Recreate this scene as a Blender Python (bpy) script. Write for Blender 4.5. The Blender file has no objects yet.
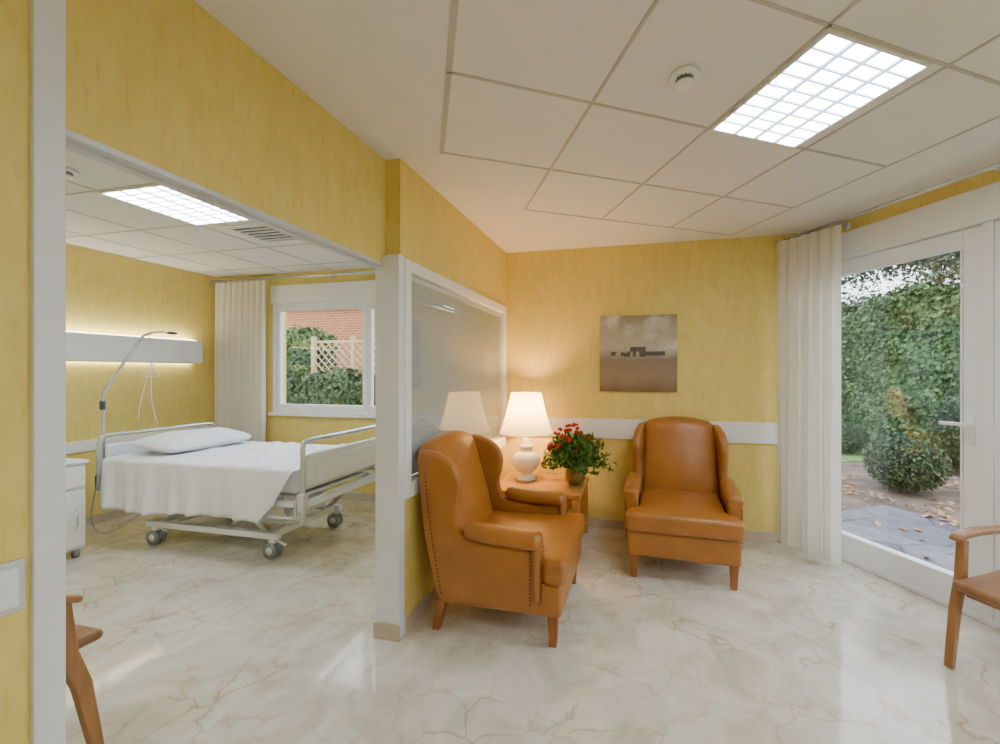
import bpy, math, random
import numpy as np
from mathutils import Vector, Matrix
random.seed(7); np.random.seed(7)
D=bpy.data; SC=bpy.context.scene; COL=SC.collection
PI=math.pi

# ------------------------------------------------------------------ materials
def newmat(name):
    m=D.materials.new(name); m.use_nodes=True
    nt=m.node_tree; return m,nt,nt.nodes,nt.links,nt.nodes['Principled BSDF']
def ramp(nd,stops):
    r=nd.new('ShaderNodeValToRGB'); e=r.color_ramp.elements
    while len(e)<len(stops): e.new(0.5)
    for i,(p,c) in enumerate(stops):
        e[i].position=p; e[i].color=(c[0],c[1],c[2],1)
    return r
def mat(name,col,rough=0.5,metal=0.0,var=0.08,scale=(6,6,6),bump=0.0,bscale=60,spec=0.5,coat=0.0,emis=None,es=0,trans=0):
    m,nt,nd,lk,b=newmat(name)
    tc=nd.new('ShaderNodeTexCoord'); mp=nd.new('ShaderNodeMapping'); mp.inputs['Scale'].default_value=scale
    lk.new(tc.outputs['Object'],mp.inputs['Vector'])
    n=nd.new('ShaderNodeTexNoise'); n.inputs['Scale'].default_value=1.0; n.inputs['Detail'].default_value=4
    lk.new(mp.outputs['Vector'],n.inputs['Vector'])
    r=ramp(nd,[(0.3,[c*(1-var) for c in col]),(0.7,[min(1,c*(1+var)) for c in col])])
    lk.new(n.outputs['Fac'],r.inputs['Fac']); lk.new(r.outputs['Color'],b.inputs['Base Color'])
    b.inputs['Roughness'].default_value=rough; b.inputs['Metallic'].default_value=metal
    b.inputs['Specular IOR Level'].default_value=spec; b.inputs['Coat Weight'].default_value=coat
    if emis: b.inputs['Emission Color'].default_value=(*emis,1); b.inputs['Emission Strength'].default_value=es
    if bump>0:
        n2=nd.new('ShaderNodeTexNoise'); n2.inputs['Scale'].default_value=bscale; lk.new(tc.outputs['Object'],n2.inputs['Vector'])
        bp=nd.new('ShaderNodeBump'); bp.inputs['Strength'].default_value=bump; bp.inputs['Distance'].default_value=0.01
        lk.new(n2.outputs['Fac'],bp.inputs['Height']); lk.new(bp.outputs['Normal'],b.inputs['Normal'])
    if trans>0:
        t=nd.new('ShaderNodeBsdfTranslucent'); lk.new(r.outputs['Color'],t.inputs['Color'])
        mx=nd.new('ShaderNodeMixShader'); mx.inputs[0].default_value=trans
        lk.new(b.outputs[0],mx.inputs[1]); lk.new(t.outputs[0],mx.inputs[2]); lk.new(mx.outputs[0],nd['Material Output'].inputs['Surface'])
    return m
def emat(name,col,s):
    m,nt,nd,lk,b=newmat(name)
    b.inputs['Base Color'].default_value=(*col,1); b.inputs['Emission Strength'].default_value=s
    n=nd.new('ShaderNodeTexNoise'); n.inputs['Scale'].default_value=5
    r=ramp(nd,[(0,[c*.96 for c in col]),(1,col)]); lk.new(n.outputs['Fac'],r.inputs['Fac']); lk.new(r.outputs['Color'],b.inputs['Emission Color'])
    return m
def glassmat(name,tint=(0.97,0.985,0.98),f0=0.04,boost=1.0):
    m,nt,nd,lk,b=newmat(name); nd.remove(b)
    t=nd.new('ShaderNodeBsdfTransparent'); t.inputs['Color'].default_value=(*tint,1)
    g=nd.new('ShaderNodeBsdfGlossy'); g.inputs['Roughness'].default_value=0.0
    ge=nd.new('ShaderNodeNewGeometry'); dt=nd.new('ShaderNodeVectorMath'); dt.operation='DOT_PRODUCT'
    lk.new(ge.outputs['Incoming'],dt.inputs[0]); lk.new(ge.outputs['Normal'],dt.inputs[1])
    def mm(op,a,bb=None):
        n=nd.new('ShaderNodeMath'); n.operation=op; n.use_clamp=(op!='ABSOLUTE')
        for i,x in enumerate((a,bb)):
            if x is None: continue
            if hasattr(x,'node'): lk.new(x,n.inputs[i])
            else: n.inputs[i].default_value=x
        return n.outputs[0]
    c=mm('ABSOLUTE',dt.outputs['Value']); p=mm('POWER',mm('SUBTRACT',1.0,c),5.0)
    f=mm('MULTIPLY',mm('ADD',mm('MULTIPLY',p,1-f0),f0),boost)
    mx=nd.new('ShaderNodeMixShader'); lk.new(f,mx.inputs[0]); lk.new(t.outputs[0],mx.inputs[1]); lk.new(g.outputs[0],mx.inputs[2])
    lk.new(mx.outputs[0],nd['Material Output'].inputs['Surface']); return m

def yellow_wall():
    m,nt,nd,lk,b=newmat('yellow_wall_vinyl')
    tc=nd.new('ShaderNodeTexCoord')
    mp=nd.new('ShaderNodeMapping'); mp.inputs['Scale'].default_value=(18,18,6); lk.new(tc.outputs['Object'],mp.inputs['Vector'])
    n=nd.new('ShaderNodeTexNoise'); n.inputs['Scale'].default_value=1; n.inputs['Detail'].default_value=7; n.inputs['Roughness'].default_value=0.65; lk.new(mp.outputs[0],n.inputs['Vector'])
    r=ramp(nd,[(0.32,(0.755,0.595,0.165)),(0.5,(0.785,0.625,0.19)),(0.68,(0.81,0.66,0.225))]); lk.new(n.outputs['Fac'],r.inputs['Fac'])
    mp2=nd.new('ShaderNodeMapping'); mp2.inputs['Scale'].default_value=(70,70,12); lk.new(tc.outputs['Object'],mp2.inputs['Vector'])
    n2=nd.new('ShaderNodeTexNoise'); n2.inputs['Scale'].default_value=1; n2.inputs['Detail'].default_value=3; lk.new(mp2.outputs[0],n2.inputs['Vector'])
    r2=ramp(nd,[(0.58,(1,1,1)),(0.72,(0.92,0.86,0.74))]); lk.new(n2.outputs['Fac'],r2.inputs['Fac'])
    mx=nd.new('ShaderNodeMix'); mx.data_type='RGBA'; mx.blend_type='MULTIPLY'; mx.inputs[0].default_value=1
    lk.new(r.outputs[0],mx.inputs[6]); lk.new(r2.outputs[0],mx.inputs[7]); lk.new(mx.outputs[2],b.inputs['Base Color'])
    b.inputs['Roughness'].default_value=0.5; b.inputs['Specular IOR Level'].default_value=0.3
    return m
def marble():
    m,nt,nd,lk,b=newmat('cream_marble')
    tc=nd.new('ShaderNodeTexCoord')
    n0=nd.new('ShaderNodeTexNoise'); n0.inputs['Scale'].default_value=2.6; n0.inputs['Detail'].default_value=7; lk.new(tc.outputs['Object'],n0.inputs['Vector'])
    mixv=nd.new('ShaderNodeMix'); mixv.data_type='RGBA'; mixv.blend_type='LINEAR_LIGHT'; mixv.inputs[0].default_value=0.26
    lk.new(tc.outputs['Object'],mixv.inputs[6]); lk.new(n0.outputs['Color'],mixv.inputs[7])
    v=nd.new('ShaderNodeTexVoronoi'); v.feature='DISTANCE_TO_EDGE'; v.inputs['Scale'].default_value=3.6; lk.new(mixv.outputs[2],v.inputs['Vector'])
    rv=ramp(nd,[(0.0,(0.50,0.37,0.22)),(0.010,(0.80,0.71,0.57)),(0.045,(1,1,1))]); lk.new(v.outputs['Distance'],rv.inputs['Fac'])
    n=nd.new('ShaderNodeTexNoise'); n.inputs['Scale'].default_value=3.6; n.inputs['Detail'].default_value=9; n.inputs['Roughness'].default_value=0.62; n.inputs['Distortion'].default_value=1.0; lk.new(tc.outputs['Object'],n.inputs['Vector'])
    rb=ramp(nd,[(0.32,(0.53,0.475,0.375)),(0.5,(0.655,0.61,0.515)),(0.66,(0.74,0.71,0.635))]); lk.new(n.outputs['Fac'],rb.inputs['Fac'])
    nm=nd.new('ShaderNodeTexNoise'); nm.inputs['Scale'].default_value=2.4; lk.new(tc.outputs['Object'],nm.inputs['Vector'])
    rm=ramp(nd,[(0.40,(0.0,)*3),(0.62,(0.68,)*3)]); lk.new(nm.outputs['Fac'],rm.inputs['Fac'])
    mx=nd.new('ShaderNodeMix'); mx.data_type='RGBA'; mx.blend_type='MULTIPLY'; lk.new(rm.outputs[0],mx.inputs[0])
    lk.new(rb.outputs[0],mx.inputs[6]); lk.new(rv.outputs[0],mx.inputs[7])
    br=nd.new('ShaderNodeTexBrick'); br.offset=0; br.inputs['Scale'].default_value=1; br.inputs['Brick Width'].default_value=0.6; br.inputs['Row Height'].default_value=0.6
    br.inputs['Mortar Size'].default_value=0.0010; br.inputs['Color1'].default_value=(1,1,1,1); br.inputs['Color2'].default_value=(0.96,0.955,0.94,1); br.inputs['Mortar'].default_value=(0.80,0.75,0.66,1)
    lk.new(tc.outputs['Object'],br.inputs['Vector'])
    mx2=nd.new('ShaderNodeMix'); mx2.data_type='RGBA'; mx2.blend_type='MULTIPLY'; mx2.inputs[0].default_value=0.7
    lk.new(mx.outputs[2],mx2.inputs[6]); lk.new(br.outputs['Color'],mx2.inputs[7]); lk.new(mx2.outputs[2],b.inputs['Base Color'])
    b.inputs['Roughness'].default_value=0.09; b.inputs['Specular IOR Level'].default_value=0.8
    return m
def leafmat(name,c1,c2,c3):
    m,nt,nd,lk,b=newmat(name)
    g=nd.new('ShaderNodeNewGeometry'); r=ramp(nd,[(0.0,c1),(0.5,c2),(1.0,c3)]); lk.new(g.outputs['Random Per Island'],r.inputs['Fac'])
    lk.new(r.outputs[0],b.inputs['Base Color']); b.inputs['Roughness'].default_value=0.5; b.inputs['Specular IOR Level'].default_value=0.3
    return m
M={}
M['yellow']=yellow_wall(); M['marble']=marble()
M['ceil']=mat('ceiling_paint',(0.80,0.80,0.795),0.9,var=0.015,bump=0.03,bscale=300)
M['tbar']=mat('ceiling_grid_metal',(0.52,0.50,0.47),0.5,var=0.03)
M['white']=mat('white_lacquer',(0.87,0.88,0.89),0.35,var=0.02)
M['jamb']=mat('pale_jamb_lacquer',(0.76,0.80,0.86),0.4,var=0.02)
M['grey']=mat('grey_aluminium_track',(0.62,0.64,0.66),0.4,var=0.05,metal=0.2)
M['pvc']=mat('white_window_profile',(0.89,0.91,0.94),0.3,var=0.015)
M['base']=mat('beige_marble_skirting',(0.56,0.47,0.35),0.3,var=0.12,scale=(9,9,9))
M['chrome']=mat('chrome',(0.62,0.69,0.77),0.2,metal=0.6,var=0.03)
M['leather']=mat('tan_orange_leather',(0.37,0.142,0.026),0.33,var=0.13,scale=(5,5,5),bump=0.10,bscale=140,spec=0.5)
M['nail']=mat('brass_nail',(0.15,0.075,0.028),0.35,metal=0.7)
M['legwood']=mat('reddish_brown_wood',(0.30,0.105,0.024),0.35,var=0.25,scale=(30,30,4))
M['honey']=mat('honey_wood',(0.52,0.245,0.06),0.25,var=0.18,scale=(4,22,22))
M['chairwood']=mat('warm_beech_wood',(0.33,0.155,0.05),0.35,var=0.22,scale=(30,30,4))
M['seatbrown']=mat('brown_wooden_seat',(0.25,0.115,0.042),0.35,var=0.18,scale=(24,3,3))
M['linen']=mat('white_cotton',(0.84,0.855,0.89),0.85,var=0.015,bump=0.05,bscale=200)
M['curtain']=mat('ivory_curtain_cloth',(0.91,0.89,0.83),0.85,var=0.02,bump=0.06,bscale=250,trans=0.4)
M['ceramic']=mat('ivory_ceramic',(0.85,0.80,0.66),0.18,var=0.03,coat=0.3)
M['shade']=mat('cream_lamp_shade',(0.90,0.80,0.60),0.8,var=0.03,trans=0.45,emis=(1.0,0.74,0.42),es=0.6)
M['glass']=glassmat('clear_glass')
M['glassr']=glassmat('partition_glass',f0=0.10,boost=1.0)
M['slat']=mat('grey_white_slat',(0.50,0.575,0.59),0.6,var=0.01)
M['plastic']=mat('white_plastic',(0.83,0.87,0.93),0.4,var=0.02,spec=0.3)
M['greyplastic']=mat('grey_plastic',(0.28,0.31,0.33),0.5,var=0.05)
M['blue']=mat('dark_blue_plastic',(0.04,0.07,0.11),0.4,var=0.05)
M['tube']=emat('fluorescent_diffuser',(0.86,0.94,1.0),34)
M['fin']=mat('louver_fin',(0.35,0.40,0.46),0.4,var=0.02,emis=(0.66,0.84,1.0),es=1.9)
M['strip']=emat('warm_strip_light',(1.0,0.94,0.78),16)
M['hedge']=leafmat('ivy_leaves',(0.015,0.042,0.012),(0.045,0.10,0.03),(0.13,0.21,0.08))
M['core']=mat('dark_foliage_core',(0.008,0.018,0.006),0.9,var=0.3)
M['bush']=leafmat('bush_leaves',(0.015,0.035,0.014),(0.035,0.07,0.025),(0.08,0.13,0.05))
M['tree']=leafmat('tree_leaves',(0.05,0.085,0.05),(0.10,0.15,0.09),(0.20,0.25,0.16))
M['bark']=mat('bark',(0.12,0.09,0.07),0.9,var=0.3,scale=(20,20,4))
M['fall']=leafmat('fallen_leaf_litter',(0.30,0.14,0.05),(0.46,0.27,0.12),(0.20,0.09,0.045))
M['foliage']=leafmat('bouquet_leaves',(0.03,0.08,0.01),(0.07,0.17,0.02),(0.18,0.30,0.05))
M['red']=leafmat('red_petals',(0.50,0.008,0.008),(0.68,0.02,0.01),(0.60,0.06,0.015))
M['vase']=mat('olive_glazed_pot',(0.20,0.14,0.04),0.12,var=0.3,coat=0.6)
M['soil']=mat('brown_soil',(0.13,0.088,0.065),0.95,var=0.5,scale=(3,3,3),bump=0.6,bscale=15)
M['grass']=mat('lawn_grass',(0.12,0.22,0.05),0.9,var=0.4,scale=(8,8,8),bump=0.8,bscale=60)
M['trellis']=mat('weathered_lattice_wood',(0.44,0.31,0.18),0.7,var=0.15)
def stone():
    m,nt,nd,lk,b=newmat('irregular_slate_paving')
    tc=nd.new('ShaderNodeTexCoord')
    v=nd.new('ShaderNodeTexVoronoi'); v.inputs['Scale'].default_value=2.1; v.feature='F1'; lk.new(tc.outputs['Object'],v.inputs['Vector'])
    e=nd.new('ShaderNodeTexVoronoi'); e.inputs['Scale'].default_value=2.1; e.feature='DISTANCE_TO_EDGE'; lk.new(tc.outputs['Object'],e.inputs['Vector'])
    bw=nd.new('ShaderNodeRGBToBW'); lk.new(v.outputs['Color'],bw.inputs[0])
    r=ramp(nd,[(0,(0.10,0.095,0.12)),(0.5,(0.145,0.14,0.165)),(1,(0.19,0.175,0.19))]); lk.new(bw.outputs[0],r.inputs['Fac'])
    r2=ramp(nd,[(0.0,(0.45,0.42,0.40)),(0.03,(1,1,1))]); lk.new(e.outputs['Distance'],r2.inputs['Fac'])
    n=nd.new('ShaderNodeTexNoise'); n.inputs['Scale'].default_value=9; n.inputs['Detail'].default_value=5; lk.new(tc.outputs['Object'],n.inputs['Vector'])
    rn=ramp(nd,[(0.3,(0.75,0.75,0.75)),(0.7,(1.15,1.12,1.1))]); lk.new(n.outputs['Fac'],rn.inputs['Fac'])
    mx=nd.new('ShaderNodeMix'); mx.data_type='RGBA'; mx.blend_type='MULTIPLY'; mx.inputs[0].default_value=1
    lk.new(r.outputs[0],mx.inputs[6]); lk.new(r2.outputs[0],mx.inputs[7])
    mx2=nd.new('ShaderNodeMix'); mx2.data_type='RGBA'; mx2.blend_type='MULTIPLY'; mx2.inputs[0].default_value=1
    lk.new(mx.outputs[2],mx2.inputs[6]); lk.new(rn.outputs[0],mx2.inputs[7]); lk.new(mx2.outputs[2],b.inputs['Base Color']); b.inputs['Roughness'].default_value=0.6; b.inputs['Specular IOR Level'].default_value=0.25
    return m
M['stone']=stone()
def brick():
    m,nt,nd,lk,b=newmat('red_brick_facade')
    tc=nd.new('ShaderNodeTexCoord'); mp=nd.new('ShaderNodeMapping'); mp.inputs['Rotation'].default_value=(PI/2,0,0); lk.new(tc.outputs['Object'],mp.inputs['Vector'])
    br=nd.new('ShaderNodeTexBrick'); br.inputs['Scale'].default_value=1; br.inputs['Brick Width'].default_value=0.30; br.inputs['Row Height'].default_value=0.11; br.inputs['Mortar Size'].default_value=0.010
    br.inputs['Color1'].default_value=(0.34,0.10,0.030,1); br.inputs['Color2'].default_value=(0.25,0.075,0.025,1); br.inputs['Mortar'].default_value=(0.38,0.28,0.18,1)
    lk.new(mp.outputs[0],br.inputs['Vector']); lk.new(br.outputs[0],b.inputs['Base Color']); b.inputs['Roughness'].default_value=0.85
    return m
M['brick']=brick()
def painting_mat():
    m,nt,nd,lk,b=newmat('painted_canvas')
    tc=nd.new('ShaderNodeTexCoord'); sp=nd.new('ShaderNodeSeparateXYZ'); lk.new(tc.outputs['Object'],sp.inputs[0])
    def math_(op,a,bb):
        n=nd.new('ShaderNodeMath'); n.operation=op
        for i,x in enumerate((a,bb)):
            if hasattr(x,'node'): lk.new(x,n.inputs[i])
            else: n.inputs[i].default_value=x
        return n.outputs[0]
    nz=nd.new('ShaderNodeTexNoise'); nz.inputs['Scale'].default_value=6; nz.inputs['Detail'].default_value=6; lk.new(tc.outputs['Object'],nz.inputs['Vector'])
    zz=math_('ADD',sp.outputs['Z'],math_('MULTIPLY',math_('SUBTRACT',nz.outputs['Fac'],0.5),0.14))
    f=math_('ADD',math_('DIVIDE',zz,0.69),0.5)
    r=ramp(nd,[(0.0,(0.17,0.11,0.06)),(0.2,(0.31,0.22,0.13)),(0.42,(0.25,0.195,0.14)),(0.50,(0.38,0.34,0.27)),(0.56,(0.48,0.44,0.36)),(0.8,(0.42,0.37,0.28)),(1,(0.30,0.24,0.16))])
    lk.new(f,r.inputs['Fac'])
    n2=nd.new('ShaderNodeTexNoise'); n2.inputs['Scale'].default_value=4.2; n2.inputs['Detail'].default_value=4; lk.new(tc.outputs['Object'],n2.inputs['Vector'])
    cl=ramp(nd,[(0.48,(0,0,0)),(0.64,(1,1,1))]); lk.new(n2.outputs['Fac'],cl.inputs['Fac'])
    zr=ramp(nd,[(0.52,(0,0,0)),(0.60,(1,1,1))]); lk.new(f,zr.inputs['Fac'])
    clm=math_('MULTIPLY',cl.outputs[0],zr.outputs[0])
    mx=nd.new('ShaderNodeMix'); mx.data_type='RGBA'; lk.new(clm,mx.inputs[0]); lk.new(r.outputs[0],mx.inputs[6]); mx.inputs[7].default_value=(0.66,0.65,0.60,1)
    mp=nd.new('ShaderNodeMapping'); mp.inputs['Scale'].default_value=(38,1,20); mp.inputs['Location'].default_value=(.3,.2,.4); lk.new(tc.outputs['Object'],mp.inputs['Vector'])
    v=nd.new('ShaderNodeTexVoronoi'); v.distance='CHEBYCHEV'; v.inputs['Scale'].default_value=1; v.inputs['Randomness'].default_value=0.5; lk.new(mp.outputs[0],v.inputs['Vector'])
    bw=nd.new('ShaderNodeRGBToBW'); lk.new(v.outputs['Color'],bw.inputs[0])
    def boxm(x0,x1,z0,z1,th):
        a=math_('MULTIPLY',math_('GREATER_THAN',sp.outputs['X'],x0),math_('LESS_THAN',sp.outputs['X'],x1))
        c=math_('MULTIPLY',math_('GREATER_THAN',sp.outputs['Z'],z0),math_('LESS_THAN',sp.outputs['Z'],z1))
        return math_('MULTIPLY',math_('MULTIPLY',a,c),math_('GREATER_THAN',bw.outputs[0],th))
    dk=math_('MAXIMUM',boxm(-.12,.07,-.03,.06,.36),boxm(-.24,.24,-.020,.018,.36))
    mx2=nd.new('ShaderNodeMix'); mx2.data_type='RGBA'; lk.new(math_('MULTIPLY',dk,.85),mx2.inputs[0]); lk.new(mx.outputs[2],mx2.inputs[6]); mx2.inputs[7].default_value=(0.035,0.035,0.032,1)
    lk.new(mx2.outputs[2],b.inputs['Base Color']); b.inputs['Roughness'].default_value=0.7
    return m
M['painting']=painting_mat()

# ------------------------------------------------------------------ geometry builder
class G:
    def __init__(s): s.v=[]; s.f=[]; s.sm=[]
    def add(s,vs,fs,smooth=False):
        o=len(s.v); s.v+= [tuple(v) for v in vs]; s.f+=[tuple(i+o for i in f) for f in fs]; s.sm+=[smooth]*len(fs); return s
    def box(s,x0,x1,y0,y1,z0,z1):
        v=[(x,y,z) for z in (z0,z1) for y in (y0,y1) for x in (x0,x1)]
        return s.add(v,[(0,2,3,1),(4,5,7,6),(0,1,5,4),(2,6,7,3),(0,4,6,2),(1,3,7,5)])
    def rbox(s,c,size,r,n=6,fn=None,k=3):
        h=[a/2 for a in size]; r=min([r]+[a*0.999 for a in h]); ax=[]
        for a in h:
            inn=a-r; L=[-inn+2*inn*i/n for i in range(n+1)] if inn>1e-5 else [0.0]
            e=[r*math.tan(PI/4*j/k) for j in range(1,k+1)]
            ax.append([-(inn+x) for x in reversed(e)]+L+[inn+x for x in e])
        idx={}; vs=[]; fs=[]
        def vid(i,j,l):
            key=(i,j,l)
            if key not in idx:
                p=[ax[0][i],ax[1][j],ax[2][l]]; q=[max(-(h[t]-r),min(h[t]-r,p[t])) for t in range(3)]
                d=Vector([p[t]-q[t] for t in range(3)]); 
                if d.length>1e-9: d=d.normalized()*r
                w=Vector(q)+d
                if fn: w=Vector(fn(w.x,w.y,w.z))
                idx[key]=len(vs); vs.append((w.x+c[0],w.y+c[1],w.z+c[2]))
            return idx[key]
        N=[len(a)-1 for a in ax]
        for i in range(N[0]):
            for j in range(N[1]):
                fs.append((vid(i,j,0),vid(i,j+1,0),vid(i+1,j+1,0),vid(i+1,j,0)))
                fs.append((vid(i,j,N[2]),vid(i+1,j,N[2]),vid(i+1,j+1,N[2]),vid(i,j+1,N[2])))
        for i in range(N[0]):
            for l in range(N[2]):
                fs.append((vid(i,0,l),vid(i+1,0,l),vid(i+1,0,l+1),vid(i,0,l+1)))
                fs.append((vid(i,N[1],l),vid(i,N[1],l+1),vid(i+1,N[1],l+1),vid(i+1,N[1],l)))
        for j in range(N[1]):
            for l in range(N[2]):
                fs.append((vid(0,j,l),vid(0,j,l+1),vid(0,j+1,l+1),vid(0,j+1,l)))
                fs.append((vid(N[0],j,l),vid(N[0],j+1,l),vid(N[0],j+1,l+1),vid(N[0],j,l+1)))
        return s.add(vs,fs,True)
    def lathe(s,c,prof,seg=32,cap=True):
        vs=[];fs=[];n=len(prof)
        for r,z in prof:
            for k in range(seg):
                a=2*PI*k/seg; vs.append((c[0]+r*math.cos(a),c[1]+r*math.sin(a),c[2]+z))
        for i in range(n-1):
            for k in range(seg):
                k2=(k+1)%seg; fs.append((i*seg+k,i*seg+k2,(i+1)*seg+k2,(i+1)*seg+k))
        if cap:
            fs.append(tuple(reversed(range(seg)))); fs.append(tuple((n-1)*seg+k for k in range(seg)))
        return s.add(vs,fs,True)
    def tube(s,pts,r,seg=10,close=False):
        pts=[Vector(p) for p in pts]; n=len(pts); vs=[];fs=[]
        rr=r if isinstance(r,(list,tuple)) else [r]*n
        up=None
        for i,p in enumerate(pts):
            if close: d=(pts[(i+1)%n]-pts[i-1])
            else: d=(pts[min(i+1,n-1)]-pts[max(i-1,0)])
            d.normalize()
            if up is None: up=Vector((0,0,1)) if abs(d.z)<0.9 else Vector((1,0,0))
            a=d.cross(up); a.normalize(); b=a.cross(d); b.normalize(); up=b
            for k in range(seg):
                t=2*PI*k/seg; vs.append(p+a*math.cos(t)*rr[i]+b*math.sin(t)*rr[i])
        for i in range(n if close else n-1):
            for k in range(seg):
                k2=(k+1)%seg; i2=(i+1)%n
                fs.append((i*seg+k,i*seg+k2,i2*seg+k2,i2*seg+k))
        if not close: fs.append(tuple(reversed(range(seg)))); fs.append(tuple((n-1)*seg+k for k in range(seg)))
        return s.add(vs,fs,True)
    def cyl(s,a,b,r,seg=20): return s.tube([a,b],r,seg)
    def prism(s,poly,fn,a0,a1,smooth=False):
        n=len(poly); vs=[fn(p,a0) for p in poly]+[fn(p,a1) for p in poly]
        fs=[tuple(reversed(range(n))),tuple(range(n,2*n))]+[(i,(i+1)%n,n+(i+1)%n,n+i) for i in range(n)]
        return s.add(vs,fs,smooth)
    def obj(s,name,m,parent=None,loc=(0,0,0),rot=(0,0,0),bevel=0,seg=2,**kw):
        me=D.meshes.new(name); me.from_pydata(s.v,[],s.f); me.update()
        import bmesh
        bm=bmesh.new(); bm.from_mesh(me); bmesh.ops.recalc_face_normals(bm,faces=bm.faces); bm.to_mesh(me); bm.free()
        me.polygons.foreach_set('use_smooth',s.sm if not (bevel and seg>2) else [True]*len(s.sm))
        me.materials.append(m); o=D.objects.new(name,me); COL.objects.link(o)
        o.location=loc; o.rotation_euler=rot
        if parent: o.parent=parent
        if bevel:
            b=o.modifiers.new('b','BEVEL'); b.width=bevel; b.segments=seg; b.limit_method='ANGLE'; b.angle_limit=math.radians(40)
        for k,v in kw.items(): o[k]=v
        return o
def smooth_pts(pts,n=6):
    P=[Vector(p) for p in pts]; out=[]
    for i in range(len(P)-1):
        p0=P[max(i-1,0)];p1=P[i];p2=P[i+1];p3=P[min(i+2,len(P)-1)]
        for k in range(n):
            t=k/n; out.append(0.5*((2*p1)+(-p0+p2)*t+(2*p0-5*p1+4*p2-p3)*t*t+(-p0+3*p1-3*p2+p3)*t**3))
    out.append(P[-1]); return out
def root(name,label,cat,loc=(0,0,0),rz=0,group=None):
    e=D.objects.new(name,None); e.empty_display_size=0.1; COL.objects.link(e); e.location=loc; e.rotation_euler=(0,0,rz)
    e['label']=label; e['category']=cat
    if group: e['group']=group
    return e
def struct(o,label,cat): o['kind']='structure'; o['label']=label; o['category']=cat; return o
def leaves(pos,nrm,size,jit=0.9,aspect=0.8):
    N=len(pos); n=nrm+np.random.normal(0,jit,(N,3)); n/=np.linalg.norm(n,axis=1)[:,None]+1e-9
    t=np.random.normal(0,1,(N,3)); t-= (t*n).sum(1)[:,None]*n; t/=np.linalg.norm(t,axis=1)[:,None]+1e-9
    b=np.cross(n,t); s=(size*np.random.uniform(0.6,1.3,N))[:,None]
    a=pos-t*s*0.5; c=pos+t*s*0.5; l=pos-b*s*0.5*aspect+n*s*0.12; r=pos+b*s*0.5*aspect+n*s*0.12
    v=np.stack([a,l,c,r],1).reshape(-1,3); f=np.arange(4*N).reshape(-1,4); return v,f
def leafobj(name,v,f,m,parent=None,**kw):
    me=D.meshes.new(name); me.from_pydata(v.tolist(),[],f.tolist()); me.update(); me.materials.append(m)
    o=D.objects.new(name,me); COL.objects.link(o)
    if parent: o.parent=parent
    for k,x in kw.items(): o[k]=x
    return o

# ------------------------------------------------------------------ room shell
H=2.6
GX,GY=1.369,3.765; GR=-PI/3
def gw(s,o): return (GX+0.5*s+0.866*o, GY-0.866*s+0.5*o)
XY=lambda p,z:(p[0],p[1],z)
inner=[(-5.2,-0.6),(-1.44,-0.6),(-1.44,-1.95),(3.35,-1.95),(3.35,0.55),gw(0,0.1)[:2],(1.369,3.9),(-1.4,3.9),(-1.4,4.1),(-5.2,4.1)]
struct(G().prism(inner,XY,-0.1,0).obj('floor',M['marble']),'polished cream marble floor with brown veins','floor')
struct(G().prism(inner,XY,H,H+0.1).obj('ceiling',M['ceil']),'off-white plaster ceiling','ceiling')
Y=M['yellow']
struct(G().box(-1.27,1.50,3.765,3.98,0,H).obj('wall_back',Y),'yellow streaked vinyl wall behind the armchairs','wall')
g=G().box(-1.40,-1.27,2.0,3.98,0,0.737).box(-1.40,-1.27,1.97,3.98,2.066,H).box(-1.40,-1.27,3.725,3.98,0.737,2.066)
struct(g.obj('wall_partition',Y),'yellow partition wall around an internal window','wall')
struct(G().box(-1.44,-1.36,0.70,1.97,2.03,H).obj('wall_header',Y),'yellow wall band above the bedroom opening','wall')
struct(G().box(-1.44,-1.36,-1.8,0.645,0,H).obj('wall_left',Y),'yellow wall beside the bedroom opening','wall')
struct(G().box(-1.44,3.4,-2.0,-1.8,0,H).obj('wall_rear',Y),'yellow end wall of the sitting area','wall')
struct(G().box(3.2,3.4,-1.8,0.6,0,H).obj('wall_right',Y),'yellow side wall of the sitting area','wall')
struct(G().box(-5.25,-5.05,-0.5,4.18,0,H).obj('wall_headboard',Y),'yellow bedroom wall behind the bed head','wall')
struct(G().box(-5.25,-1.44,-0.7,-0.5,0,H).obj('wall_bedroom_rear',Y),'yellow bedroom end wall','wall')
WX0,WX1=-4.27,-1.85
g=G().box(-5.05,WX0,3.98,4.18,0,H).box(WX0,WX1,3.98,4.18,0,0.93).box(WX0,WX1,3.98,4.18,2.46,H).box(WX1,-1.40,3.98,4.18,0,H)
struct(g.obj('wall_window',Y),'yellow bedroom wall around the garden window','wall')
g=G().box(0.0,0.07,0,0.25,0,H).box(0.07,2.16,0,0.25,2.50,H).box(2.16,3.72,0,0.25,0,H)
struct(g.obj('wall_glazed',Y,loc=(GX,GY,0),rot=(0,0,GR)),'yellow wall around the glazed garden door','wall')
g=G().box(-1.407,-1.262,1.945,2.0,0.0,2.075)
struct(g.obj('trim_1',M['jamb'],bevel=0.004),'white lacquered jamb of the bedroom opening','door jamb')
struct(G().box(-1.447,-1.348,0.645,0.70,0,H).obj('trim_2',M['jamb'],bevel=0.004),'pale lacquered full height jamb of the bedroom opening','door jamb')
struct(G().box(-1.442,-1.356,0.70,1.945,2.014,2.03).box(-1.41,-1.39,0.70,1.945,2.006,2.014).obj('trim_3',M['grey']),'grey sliding door track under the wall band','door track')
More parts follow.
